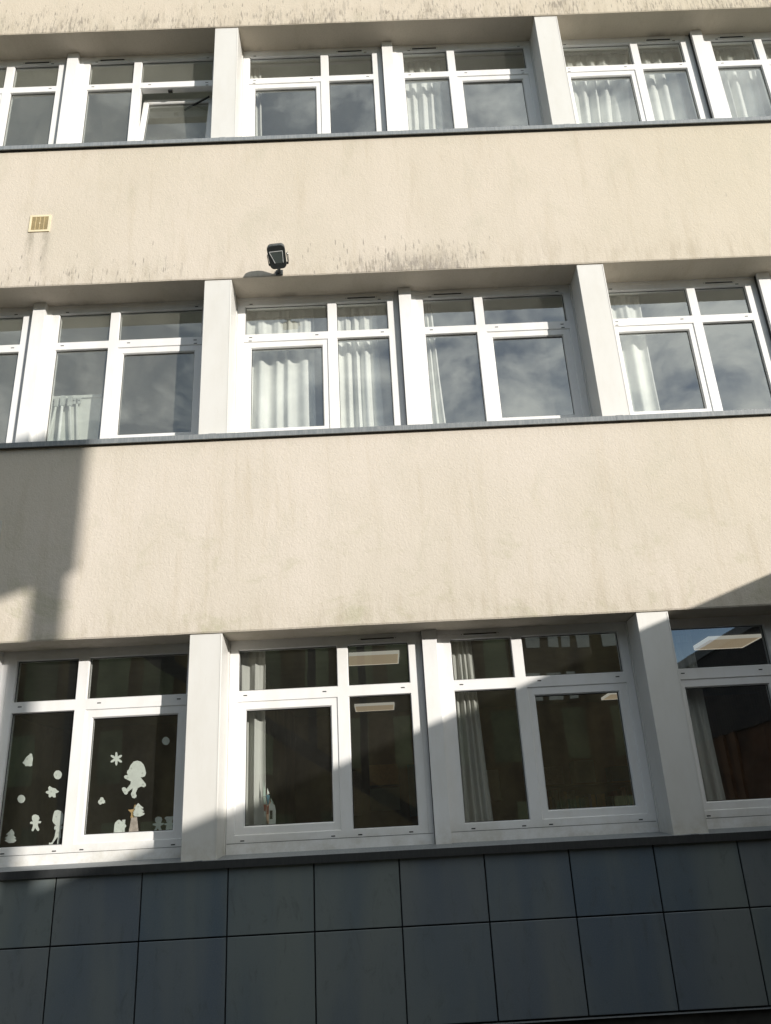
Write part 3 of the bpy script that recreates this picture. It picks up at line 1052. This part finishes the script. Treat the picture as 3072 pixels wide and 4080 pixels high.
def curtain(label, xt, xb, folds, amp, ztop, zbot, y=0.50, seed=0, swell=0.0, edge=0.0, tape=True, sharp=0.0, parts=True):
    """hanging pleated cloth; xt, xb = (left,right) at the top and the bottom"""
    rn = random.Random(seed)
    nu, nv = max(40, int(folds * 14)), 30
    th = 0.0022
    ph = [rn.uniform(-0.5, 0.5) for _ in range(6)]
    # irregular fold positions
    cuts = [0.0]
    for i in range(int(folds * 2)):
        cuts.append(cuts[-1] + rn.uniform(0.6, 1.5))
    tot = cuts[-1]
    cuts = [c / tot for c in cuts]
    amps = [rn.uniform(0.45, 1.15) for _ in cuts]
    V, Fc = [], []
    for side in (0, 1):
        for j in range(nv + 1):
            v = j / nv
            z = ztop + (zbot - ztop) * v
            ga = 0.35 + 0.65 * min(1, v / 0.22)          # folds open up below the gathered heading
            for i in range(nu + 1):
                u = i / nu
                e0 = xt[0] + (xb[0] - xt[0]) * v ** 0.85
                e1 = xt[1] + (xb[1] - xt[1]) * v ** 0.85
                x = e0 + (e1 - e0) * u
                # fold phase
                kk = 0
                while kk < len(cuts) - 2 and u > cuts[kk + 1]:
                    kk += 1
                f = (u - cuts[kk]) / max(1e-6, cuts[kk + 1] - cuts[kk])
                s = math.sin(math.pi * f) * (1 if kk % 2 else -1) * amps[kk]
                s = math.copysign(abs(s) ** (1 - sharp * 0.5), s)
                fine = math.sin(u * folds * 2 * math.pi * 2.7 + ph[0]) * 0.28 * (1 - min(1, v / 0.3))
                yy = y + amp * ga * (s + fine) + swell * math.sin(math.pi * v) * (u - 0.5)
                xx = x + amp * 0.35 * math.sin(2 * math.pi * (u * folds * 0.9 + ph[1])) * v * 0.6
                xx += 0.010 * math.sin(v * 5 + ph[2] + u * 3) * v
                V.append((xx, yy + (th if side else 0), z))
    w = nu + 1
    base = w * (nv + 1)
    for j in range(nv):
        for i in range(nu):
            a = j * w + i
            Fc.append((a, a + w, a + w + 1, a + 1))
            Fc.append((base + a, base + a + 1, base + a + w + 1, base + a + w))
    for j in range(nv):
        for i in (0, nu):
            a = j * w + i
            Fc.append((a, a + w, base + a + w, base + a) if i else (a, base + a, base + a + w, a + w))
    m = MB()
    m.v = V
    m.f = Fc
    m.mi = [0] * len(Fc)
    m.sm = [True] * len(Fc)
    t = thing('curtain', label, 'curtain', ((xt[0] + xt[1]) / 2, y, zbot), CURT)
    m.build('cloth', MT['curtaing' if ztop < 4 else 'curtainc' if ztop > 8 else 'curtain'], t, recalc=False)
    if tape and parts:
        h = MB()
        # stitched heading tape following the gathered top, and hooks up to the rail
        for j0, j1 in ((0.045, 0.075),):
            for i in range(nu):
                def P(ii, vv):
                    jj = int(vv * nv)
                    a = V[jj * w + ii]
                    return (a[0], a[1] - 0.0045, ztop + (zbot - ztop) * vv)
                h.quad([P(i, j0), P(i, j1), P(i + 1, j1), P(i + 1, j0)])
        h.build('heading_tape', MT['tape'], t, recalc=False)
        hk = MB()
        n = max(2, int((xt[1] - xt[0]) / 0.085))
        for i in range(n):
            x = xt[0] + 0.02 + (xt[1] - xt[0] - 0.04) * i / max(1, n - 1)
            hk.box((x - 0.004, y - 0.010, ztop - 0.01), (x + 0.004, y - 0.004, ztop + 0.028))
        hk.build('hooks', MT['legw'], t)
    return t


ZT, ZB = 3.152, 1.30
T = lambda k: ZT + ROW * k
Bz = lambda k: ZB + ROW * k
# rails (part of the building)
for k, a, b in ((0, 0.27, 3.45), (0, 3.78, 6.98), (1, 0.27, 3.45), (1, 3.78, 6.98), (2, 0.27, 3.45), (2, 3.78, 6.98)):
    MB().box((a, 0.485, T(k) + 0.024), (b, 0.515, T(k) + 0.05)).build('curtain_rail', MT['pvc'], school)

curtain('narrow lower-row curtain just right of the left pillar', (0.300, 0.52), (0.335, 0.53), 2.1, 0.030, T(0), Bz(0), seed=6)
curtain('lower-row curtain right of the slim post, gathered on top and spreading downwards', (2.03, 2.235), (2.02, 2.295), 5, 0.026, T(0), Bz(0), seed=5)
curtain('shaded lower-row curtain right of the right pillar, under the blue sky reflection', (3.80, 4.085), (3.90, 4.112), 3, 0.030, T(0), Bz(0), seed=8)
curtain('broad middle-row curtain covering most of the wide left casement', (0.290, 0.985), (0.300, 0.975), 5.0, 0.036, T(1), Bz(1), seed=11)
curtain('middle-row curtain filling the narrow pane left of the slim post', (1.150, 1.60), (1.165, 1.612), 4.5, 0.034, T(1), Bz(1), seed=21)
curtain('slender middle-row curtain right of the slim post with a long free edge', (2.02, 2.145), (2.03, 2.20), 2.5, 0.026, T(1), Bz(1), seed=14)
curtain('middle-row curtain with two lit folds right of the right pillar', (3.82, 4.225), (3.84, 4.195), 2.2, 0.060, T(1), Bz(1), seed=19, tape=False)
curtain('thin curtain strip in the top row beside the left pillar', (0.29, 0.432), (0.33, 0.468), 2.5, 0.026, T(2), Bz(2), seed=23, tape=False)
curtain('top-row curtain over the narrow pane right of the slim post', (2.02, 2.50), (2.03, 2.445), 4.5, 0.034, T(2), Bz(2), seed=31)
curtain('wide top-row curtain behind the big casement right of the right pillar', (3.80, 4.665), (3.80, 4.47), 6, 0.040, T(2), Bz(2), seed=37)
curtain('top-row curtain in the narrow pane left of the rightmost slim post', (4.70, 5.20), (4.70, 5.175), 3.5, 0.040, T(2), Bz(2), seed=41)
curtain('top-row curtain at the right edge of the photo, right of the rightmost slim post', (5.56, 6.10), (5.56, 6.02), 4, 0.040, T(2), Bz(2), seed=43)
curtain('top-row curtain beyond the rightmost mullion, at the right edge', (6.14, 6.60), (6.14, 6.55), 4, 0.036, T(2), Bz(2), seed=47)

# ------------------------------------------------------------------ lit ceiling panels on the ground floor
for lab, x, y in (('square ceiling light panel nearest the glass, seen through the middle bay', 1.12, 1.82),
                  ('square ceiling light panel deep in the middle-bay room', 1.10, 5.07),
                  ('square ceiling light panel nearest the glass at the right, crossed by the sky reflection', 4.81, 1.90),
                  ('ceiling light panel deep in the room, cut by the wide casement frame', 4.64, 5.15)):
    t = thing('ceiling_light', lab, 'ceiling light', (x + 0.27, y + 0.26, 3.30), 'square light panels on the ground-floor ceiling')
    w, d, z = 0.55, 0.50, 3.322
    m = MB()
    for q in ((x, y, x + w, y + 0.012), (x, y + d - 0.012, x + w, y + d), (x, y + 0.012, x + 0.012, y + d - 0.012), (x + w - 0.012, y + 0.012, x + w, y + d - 0.012)):
        m.box((q[0], q[1], z), (q[2], q[3], z + 0.034))
    m.build('frame', MT['lampf'], t)
    MB().box((x + 0.012, y + 0.012, z + 0.004), (x + w - 0.012, y + d - 0.012, z + 0.030)).build('diffuser', MT['lamp'], t)

# ------------------------------------------------------------------ folded board with tubular legs behind the middle-left window
fb = thing('folding_easel', 'white board with folded tubular legs standing behind the left middle-row pane', 'easel', (-1.35, 0.50, 3.66))
zt = 5.655
MB().box((-1.74, 0.52, 3.66), (-1.045, 0.54, zt), 0, bev=0.004).build('board', MT['board'], fb)
m = MB()
m.box((-1.74, 0.505, zt - 0.026), (-1.045, 0.519, zt + 0.004))
m.build('edge_trim', MT['legg'], fb)
for p0, p1, r, mt in (((-1.387, 0.455, 5.55), (-1.372, 0.455, 3.66), 0.0130, 'legw'),
                      ((-1.446, 0.465, 5.55), (-1.655, 0.465, 3.72), 0.0120, 'legg'),
                      ((-1.322, 0.465, 5.55), (-1.10, 0.465, 3.72), 0.0120, 'legg')):
    l = MB().tube(p0, p1, r).build('leg', MT[mt], fb)
    MB().box((p0[0] - 0.019, p0[1] - 0.016, 5.515), (p0[0] + 0.019, p0[1] + 0.016, 5.625), 0, bev=0.003).build('socket', MT['brk'], l)
m = MB()
m.beam((-1.55, 0.495, 5.60), (-1.84, 0.495, 4.0), 0.03, 0.016, up=(0, 1, 0))
m.beam((-1.272, 0.495, 5.61), (-1.10, 0.495, 4.0), 0.016, 0.016, up=(0, 1, 0))
m.build('strut', MT['legg'], fb)
m = MB()
m.box((-1.575, 0.487, 5.555), (-1.23, 0.500, 5.622), 0, bev=0.002)
for x in (-1.56, -1.49, -1.43, -1.35, -1.295, -1.245):
    m.tube((x, 0.487, 5.59), (x, 0.479, 5.59), 0.005, seg=8, mi=1)
m.build('hinge_plate', [MT['brk'], MT['gasket']], fb)

# ------------------------------------------------------------------ paper cut-outs on the inside of the ground-floor glass
CUT = {
 'bell': (0, [(-1.286,2.37),(-1.275,2.366),(-1.272,2.351),(-1.266,2.337),(-1.265,2.317),(-1.267,2.295),(-1.264,2.278),(-1.278,2.273),(-1.302,2.278),(-1.313,2.275),(-1.323,2.288),(-1.342,2.303),(-1.33,2.32),(-1.32,2.34),(-1.305,2.356),(-1.294,2.361),(-1.293,2.369)], [(-1.308,2.331)]),
 'disc1': (0, [(-1.027,2.198),(-1.029,2.187),(-1.033,2.177),(-1.04,2.17),(-1.05,2.166),(-1.061,2.167),(-1.071,2.171),(-1.08,2.179),(-1.087,2.19),(-1.091,2.201),(-1.089,2.213),(-1.084,2.222),(-1.077,2.229),(-1.068,2.233),(-1.056,2.232),(-1.046,2.228),(-1.037,2.22),(-1.03,2.21)], [(-1.069,2.2)]),
 'star': (0, [(-1.114,2.12),(-1.089,2.106),(-1.063,2.099),(-1.056,2.088),(-1.036,2.077),(-1.043,2.07),(-1.062,2.063),(-1.058,2.035),(-1.073,2.034),(-1.087,2.045),(-1.102,2.035),(-1.113,2.044),(-1.113,2.06),(-1.137,2.071),(-1.138,2.081),(-1.116,2.088),(-1.123,2.107)], [(-1.095,2.079)]),
 'disc2': (0, [(-1.29,2.035),(-1.291,2.025),(-1.295,2.016),(-1.301,2.01),(-1.311,2.007),(-1.321,2.007),(-1.33,2.011),(-1.339,2.018),(-1.346,2.028),(-1.349,2.038),(-1.348,2.048),(-1.343,2.057),(-1.337,2.063),(-1.328,2.066),(-1.318,2.066),(-1.308,2.062),(-1.3,2.055),(-1.293,2.045)], []),
 'tree': (0, [(-1.366,1.824),(-1.345,1.801),(-1.342,1.785),(-1.348,1.78),(-1.325,1.76),(-1.337,1.756),(-1.32,1.742),(-1.339,1.727),(-1.375,1.726),(-1.411,1.746),(-1.393,1.756),(-1.41,1.762),(-1.388,1.782),(-1.405,1.788),(-1.387,1.803)], []),
 'ginger': (0, [(-1.197,1.919),(-1.174,1.909),(-1.165,1.89),(-1.172,1.872),(-1.152,1.869),(-1.149,1.863),(-1.154,1.855),(-1.172,1.854),(-1.171,1.837),(-1.157,1.81),(-1.162,1.8),(-1.173,1.803),(-1.191,1.825),(-1.201,1.802),(-1.213,1.802),(-1.215,1.81),(-1.208,1.839),(-1.213,1.853),(-1.23,1.853),(-1.234,1.864),(-1.229,1.869),(-1.212,1.87),(-1.222,1.888),(-1.223,1.906),(-1.214,1.917)], []),
 'girl': (0, [(-1.035,1.943),(-1.006,1.933),(-0.986,1.908),(-0.983,1.849),(-0.998,1.831),(-0.983,1.823),(-0.987,1.804),(-0.996,1.805),(-0.99,1.744),(-0.998,1.741),(-1.0,1.705),(-0.982,1.697),(-0.984,1.691),(-1.01,1.694),(-1.014,1.713),(-1.011,1.745),(-1.016,1.75),(-1.045,1.71),(-1.047,1.697),(-1.066,1.695),(-1.075,1.703),(-1.074,1.715),(-1.06,1.713),(-1.052,1.718),(-1.038,1.751),(-1.032,1.804),(-1.041,1.802),(-1.048,1.815),(-1.043,1.83),(-1.033,1.83),(-1.057,1.853),(-1.066,1.867),(-1.063,1.912),(-1.055,1.938)], [(-1.038,1.895),(-1.011,1.78)]),
 'flower': (1, [(-0.615,2.246),(-0.621,2.252),(-0.625,2.264),(-0.626,2.277),(-0.627,2.282),(-0.632,2.28),(-0.642,2.274),(-0.654,2.271),(-0.661,2.274),(-0.661,2.282),(-0.652,2.29),(-0.642,2.296),(-0.637,2.299),(-0.642,2.302),(-0.653,2.309),(-0.663,2.318),(-0.665,2.326),(-0.658,2.329),(-0.645,2.324),(-0.634,2.317),(-0.629,2.315),(-0.629,2.32),(-0.63,2.333),(-0.628,2.345),(-0.623,2.35),(-0.616,2.344),(-0.612,2.332),(-0.611,2.319),(-0.611,2.314),(-0.606,2.316),(-0.596,2.322),(-0.584,2.325),(-0.576,2.322),(-0.577,2.314),(-0.586,2.305),(-0.596,2.3),(-0.6,2.297),(-0.595,2.294),(-0.584,2.287),(-0.574,2.278),(-0.572,2.27),(-0.58,2.267),(-0.592,2.272),(-0.603,2.278),(-0.608,2.281),(-0.608,2.276),(-0.607,2.263),(-0.609,2.251)], []),
 'bee': (1, [(-0.708,2.02),(-0.696,2.013),(-0.693,2.002),(-0.683,1.993),(-0.68,1.979),(-0.69,1.972),(-0.704,1.973),(-0.712,1.965),(-0.724,1.968),(-0.734,1.982),(-0.732,1.995),(-0.721,2.006),(-0.719,2.016)], [(-0.709,1.991)]),
 'disc3': (1, [(-0.21,2.411),(-0.212,2.401),(-0.217,2.392),(-0.223,2.385),(-0.233,2.382),(-0.244,2.383),(-0.253,2.387),(-0.261,2.394),(-0.268,2.404),(-0.271,2.414),(-0.268,2.425),(-0.263,2.434),(-0.256,2.441),(-0.247,2.444),(-0.236,2.444),(-0.227,2.439),(-0.219,2.432),(-0.213,2.422)], []),
 'child': (1, [(-0.456,2.276),(-0.425,2.266),(-0.402,2.242),(-0.389,2.21),(-0.381,2.183),(-0.385,2.161),(-0.394,2.152),(-0.42,2.149),(-0.397,2.122),(-0.377,2.099),(-0.376,2.083),(-0.392,2.075),(-0.411,2.083),(-0.438,2.071),(-0.451,2.034),(-0.443,2.018),(-0.445,2.005),(-0.458,1.998),(-0.474,2.003),(-0.486,2.025),(-0.486,2.038),(-0.48,2.047),(-0.475,2.073),(-0.51,2.048),(-0.513,2.035),(-0.524,2.028),(-0.536,2.032),(-0.557,2.064),(-0.559,2.077),(-0.549,2.084),(-0.537,2.082),(-0.523,2.071),(-0.495,2.104),(-0.494,2.124),(-0.516,2.134),(-0.544,2.149),(-0.549,2.16),(-0.544,2.171),(-0.521,2.171),(-0.529,2.19),(-0.527,2.204),(-0.516,2.212),(-0.505,2.243),(-0.483,2.269)], [(-0.495,2.22),(-0.408,2.18),(-0.519,2.153),(-0.398,2.097),(-0.532,2.051),(-0.467,2.022)]),
 'house': (1, [(-0.564,1.851),(-0.547,1.84),(-0.538,1.833),(-0.54,1.848),(-0.516,1.849),(-0.517,1.828),(-0.519,1.82),(-0.506,1.804),(-0.51,1.794),(-0.517,1.792),(-0.517,1.743),(-0.599,1.743),(-0.597,1.811),(-0.594,1.828),(-0.577,1.846)], [(-0.565,1.826),(-0.529,1.767),(-0.592,1.764)]),
 'fir': (1, [(-0.427,1.963),(-0.411,1.947),(-0.385,1.927),(-0.389,1.92),(-0.403,1.923),(-0.379,1.903),(-0.381,1.898),(-0.397,1.899),(-0.372,1.885),(-0.379,1.875),(-0.406,1.865),(-0.447,1.867),(-0.459,1.881),(-0.456,1.893),(-0.461,1.898),(-0.446,1.923),(-0.457,1.926),(-0.443,1.945)], [(-0.425,1.937),(-0.425,1.882)]),
 'gold': (1, [(-0.454,1.957),(-0.446,1.94),(-0.439,1.921),(-0.423,1.913),(-0.44,1.895),(-0.433,1.867),(-0.458,1.864),(-0.469,1.862),(-0.483,1.856),(-0.479,1.882),(-0.479,1.895),(-0.506,1.918),(-0.467,1.92)], []),
 'tower': (1, [(-0.475,1.862),(-0.432,1.862),(-0.412,1.742),(-0.491,1.743)], []),
 'gman2': (1, [(-0.267,1.858),(-0.244,1.851),(-0.237,1.835),(-0.246,1.812),(-0.225,1.809),(-0.223,1.801),(-0.243,1.793),(-0.249,1.785),(-0.236,1.759),(-0.235,1.744),(-0.244,1.743),(-0.269,1.775),(-0.285,1.746),(-0.297,1.745),(-0.296,1.758),(-0.281,1.786),(-0.288,1.793),(-0.307,1.798),(-0.308,1.809),(-0.28,1.812),(-0.29,1.825),(-0.292,1.845),(-0.282,1.855)], []),
 'bear': (1, [(-0.205,1.855),(-0.164,1.853),(-0.155,1.855),(-0.145,1.848),(-0.145,1.839),(-0.158,1.834),(-0.164,1.815),(-0.162,1.808),(-0.144,1.809),(-0.141,1.801),(-0.159,1.793),(-0.158,1.776),(-0.151,1.759),(-0.152,1.744),(-0.163,1.742),(-0.18,1.764),(-0.197,1.743),(-0.208,1.746),(-0.206,1.778),(-0.202,1.791),(-0.22,1.798),(-0.22,1.806),(-0.198,1.808),(-0.206,1.821),(-0.208,1.832),(-0.219,1.839),(-0.218,1.849)], []),
}

CL = {
 'bell': ('paper_bell', 'white paper bell stuck at the upper left of the fixed pane'),
 'disc1': ('paper_disc', 'bright round paper disc near the mullion, above the star'),
 'star': ('paper_star', 'white five-armed paper star in the middle of the fixed pane'),
 'disc2': ('paper_disc', 'dull grey round paper disc at the left of the fixed pane'),
 'tree': ('paper_tree', 'shaded paper fir tree in the bottom left corner of the fixed pane'),
 'ginger': ('paper_figure', 'gingerbread-shaped paper figure standing between fir tree and tall girl'),
 'girl': ('paper_figure', 'tall thin paper girl with big hair beside the mullion'),
 'flower': ('paper_snowflake', 'six-petalled paper snowflake in the casement'),
 'bee': ('paper_bee', 'tiny lobed paper cut-out at the lower left of the casement'),
 'disc3': ('paper_disc', 'dim round paper disc high in the right corner of the casement'),
 'child': ('paper_figure', 'largest paper cut-out, a skipping child with a round head of hair'),
 'house': ('paper_house', 'white paper house with a chimney standing on the casement edge'),
 'fir': ('paper_tree', 'bright paper fir tree overlapping the golden star'),
 'gold': ('card_star', 'golden card star on top of the pinkish tower'),
 'tower': ('card_tower', 'pinkish tapering card tower under the golden star'),
 'gman2': ('paper_figure', 'dim gingerbread-shaped figure left of the bear, bottom right of the casement'),
 'bear': ('paper_bear', 'dim paper teddy bear in the bottom right corner of the casement'),
}
for key, (s, pts, pads) in CUT.items():
    nm, lab = CL[key]
    y0 = YF + (0.0655 if s else 0.0555)
    if key in ('gold', 'tower'):
        y0 += 0.012 if key == 'gold' else 0.010
    mt = MT['gold'] if key == 'gold' else MT['kraft'] if key == 'tower' else MT['paper']
    c = (sum(p[0] for p in pts) / len(pts), min(p[1] for p in pts))
    t = thing(nm, lab, 'paper cut-out' if key not in ('gold', 'tower') else 'card decoration', (c[0], y0, c[1]), 'paper cut-outs on the lower left window')
    MB().prism(pts, y0, y0 + 0.0016).build('sheet', mt, t)
    for (px, pz) in pads:
        a = 0.0075
        MB().prism([(px - a, pz - a * 0.3), (px + a * 0.3, pz - a), (px + a, pz + a * 0.3), (px - a * 0.3, pz + a)], y0 - 0.0016, y0 - 0.0002).build('adhesive_pad', MT['pad'], t)

# ------------------------------------------------------------------ craft streamer hanging beside the lower-row curtain
cs = thing('craft_streamer', 'string of coloured paper scraps and a white tag hanging beside the lower-left curtain', 'decoration', (0.56, 0.47, 1.72))
MB().prism([(0.558, 1.70), (0.612, 1.70), (0.612, 1.86), (0.603, 1.90), (0.575, 1.925), (0.560, 1.90)], 0.470, 0.473).build('tag', MT['paper'], cs)
MB().prism([(0.566, 1.80), (0.587, 1.80), (0.587, 1.862), (0.566, 1.862)], 0.4665, 0.4695).build('tag_print', MT['darkp'], cs)
for pts, mt in (([(0.515, 2.10), (0.522, 2.04), (0.530, 2.02), (0.533, 1.97), (0.512, 1.97), (0.516, 2.03)], 'mint'),
                ([(0.545, 2.03), (0.562, 1.985), (0.545, 1.98)], 'paper'),
                ([(0.538, 1.98), (0.566, 1.975), (0.558, 1.91), (0.545, 1.90)], 'blue'),
                ([(0.515, 1.965), (0.533, 1.965), (0.538, 1.91), (0.520, 1.915)], 'mint'),
                ([(0.517, 1.91), (0.535, 1.905), (0.532, 1.86), (0.522, 1.862)], 'red'),
                ([(0.542, 1.895), (0.560, 1.90), (0.556, 1.84), (0.545, 1.835)], 'red'),
                ([(0.520, 1.858), (0.532, 1.855), (0.535, 1.82), (0.527, 1.818)], 'paper'),
                ([(0.572, 1.955), (0.592, 1.92), (0.590, 1.885), (0.577, 1.89)], 'mint')):
    MB().prism(pts, 0.474, 0.4765).build('scrap', MT[mt], cs)

# ------------------------------------------------------------------ dim ground-floor classroom contents
def bookcase(x, w, label, seed):
    t = thing('bookcase', label, 'bookcase', (x + w / 2, 5.75, 0.283))
    m = MB()
    m.box((x, 5.5, 0.284), (x + 0.02, 5.98, 2.20))
    m.box((x + w - 0.02, 5.5, 0.284), (x + w, 5.98, 2.20))
    m.box((x + 0.02, 5.96, 0.284), (x + w - 0.02, 5.98, 2.20))
    m.build('side_panel', MT['shelf'], t)
    rn = random.Random(seed)
    for z in (0.5, 0.92, 1.34, 1.76, 2.18):
        MB().box((x + 0.021, 5.5, z), (x + w - 0.021, 5.958, z + 0.02)).build('shelf', MT['shelf'], t)
    for z in (0.52, 0.94, 1.36, 1.78):
        xx = x + 0.03
        while xx < x + w - 0.1:
            bw = rn.uniform(0.025, 0.06)
            MB().box((xx, 5.56, z + 0.001), (xx + bw, 5.8, z + rn.uniform(0.22, 0.36))).build('book', MT[rn.choice(('red', 'blue', 'mint', 'kraft', 'gold', 'darkp'))], t)
            xx += bw + rn.choice((0.002, 0.004, 0.08))
    return t


bookcase(3.5, 1.7, 'tall bookcase against the back wall, dimly seen through the wide right-middle casement', 1)
for x, w, h, c, lab in ((3.6, 0.34, 0.24, 'kraft', 'pinkish storage box on top of the dim bookcase'), (4.1, 0.28, 0.30, 'mint', 'pale green storage box on top of the dim bookcase'), (4.6, 0.36, 0.20, 'blue', 'blue storage box on top of the dim bookcase')):
    tag(recenter(MB().box((x, 5.56, 2.201), (x + w, 5.85, 2.201 + h), 0, bev=0.006).build('storage_box', MT[c])), lab, 'box', 'storage boxes on the bookcase')
for x, z, w, h, c in ((0.7, 1.95, 0.42, 0.6, 'kraft'), (1.25, 2.0, 0.42, 0.3, 'mint'), (1.25, 2.34, 0.42, 0.28, 'gold'), (1.8, 1.9, 0.5, 0.7, 'blue'), (2.5, 2.05, 0.6, 0.42, 'paper')):
    MB().box((x, 5.975, z), (x + w, 5.985, z + h)).build('pinned_sheet', MT[c], school)

# ------------------------------------------------------------------ courtyard around the camera (seen only as reflections, shade and shadows)
g = MB()
g.quad([(-400, -400, 0), (400, -400, 0), (400, 400, 0), (-400, 400, 0)])
go = g.build('ground', MT['asph'])
go['kind'] = 'structure'

wing = thing('side_wing', 'single-storey side wing with dark ribbed cladding at right angles to the facade', 'building', (6.3, -4.5, 0))
MB().box((6.3, -9.1, 2.751), (15.0, -0.06, 3.90)).build('ribbed_wall', MT['rib'], wing)
MB().box((6.34, -9.06, 0), (15.0, -0.06, 2.75)).build('brown_wall', MT['woodb'], wing)
for yy in (-8.6, -7.2, -6.7, -5.1, -4.7, -3.0, -1.4):
    MB().box((6.30, yy - 0.09, 0), (6.339, yy + 0.09, 2.75)).build('column', MT['orange'], wing)
MB().box((6.27, -9.13, 3.902), (15.03, -0.055, 4.02)).build('roof_edge', MT['sill'], wing)
caster = thing('shadow_caster', 'unseen board on columns above the side wing, added to cast the left-hand shadow', 'shadow caster', (6.35, -8.5, 4.02))
MB().box((6.30, -9.1, 6.36), (6.40, -7.87, 7.95)).build('caster_board', MT['olive'], caster)  # unseen, added and shaped only to throw the stepped shadow on the facade
MB().box((6.302, -8.16, 4.022), (6.398, -7.94, 6.359)).build('column', MT['olive'], caster)
MB().box((6.302, -9.08, 4.022), (6.398, -8.98, 6.359)).build('column', MT['olive'], caster)

ob = thing('opposite_building', 'olive-brown building with rows of tall pale windows across the courtyard', 'building', (0, -24, 0))
MB().box((-30, -34, 0), (11.3, -22.0, 9.6)).build('facade', MT['opp'], ob)
rr = random.Random(12)
for zz0, zz1 in ((0.6, 2.6), (3.9, 5.6), (6.6, 8.2)):
    x = -28.0
    while x < (6.0 if zz0 > 6 else 10.3):
        w = rr.choice((0.55, 0.8, 1.1))
        MB().box((x, -22.06, zz0), (x + w, -21.99, zz1)).build('window', MT[rr.choice(('dolive', 'olive'))], ob)
        x += w + rr.choice((0.5, 0.9, 1.4, 2.2))
for x0, x1, zz0, zz1 in ((6.81, 7.31, 7.78, 9.2), (7.63, 8.0, 7.78, 9.2), (8.12, 8.43, 7.78, 9.2), (8.66, 9.10, 7.72, 9.2), (9.52, 10.03, 7.7, 9.2),
                         (6.62, 7.18, 5.9, 6.82), (7.4, 7.92, 5.9, 6.82), (8.12, 8.42, 5.9, 6.85)):
    MB().box((x0, -22.06, zz0), (x1, -21.99, zz1)).build('window', MT['fin'], ob)  # pale panel colour stands in for glass reflecting the lit facade

stc = thing('outdoor_staircase', 'dark steel outdoor staircase with posts across the courtyard', 'staircase', (0, -12, 0))
A_, B_ = Vector((-4.6, -12.0, 6.4)), Vector((4.6, -12.0, 0.45))
MB().beam(A_, B_, 0.12, 0.30).build('stringer', MT['dsteel'], stc)
for x in (-3.4, -1.7, -0.10, 1.05, 2.5):
    z = A_.z + (B_.z - A_.z) * (x - A_.x) / (B_.x - A_.x)
    MB().box((x - 0.09, -12.05, z + 0.1), (x + 0.09, -11.95, max(z + 1.0, 6.2))).build('post', MT['dsteel'], stc)
MB().box((-4.6, -12.2, 6.45), (4.6, -11.8, 6.62)).build('top_rail', MT['dsteel'], stc)
m = MB()
for i in range(26):
    f = (i + 0.5) / 26
    p = A_.lerp(B_, f)
    m.box((p.x - 0.16, -13.2, p.z + 0.02), (p.x + 0.16, -12.07, p.z + 0.06))
m.build('treads', MT['dsteel'], stc)
MB().box((-6.2, -13.2, 6.25), (-4.6, -12.0, 6.4)).build('landing', MT['dsteel'], stc)
MB().box((-6.1, -13.1, 0), (-5.9, -12.9, 6.25)).build('column', MT['dsteel'], stc)
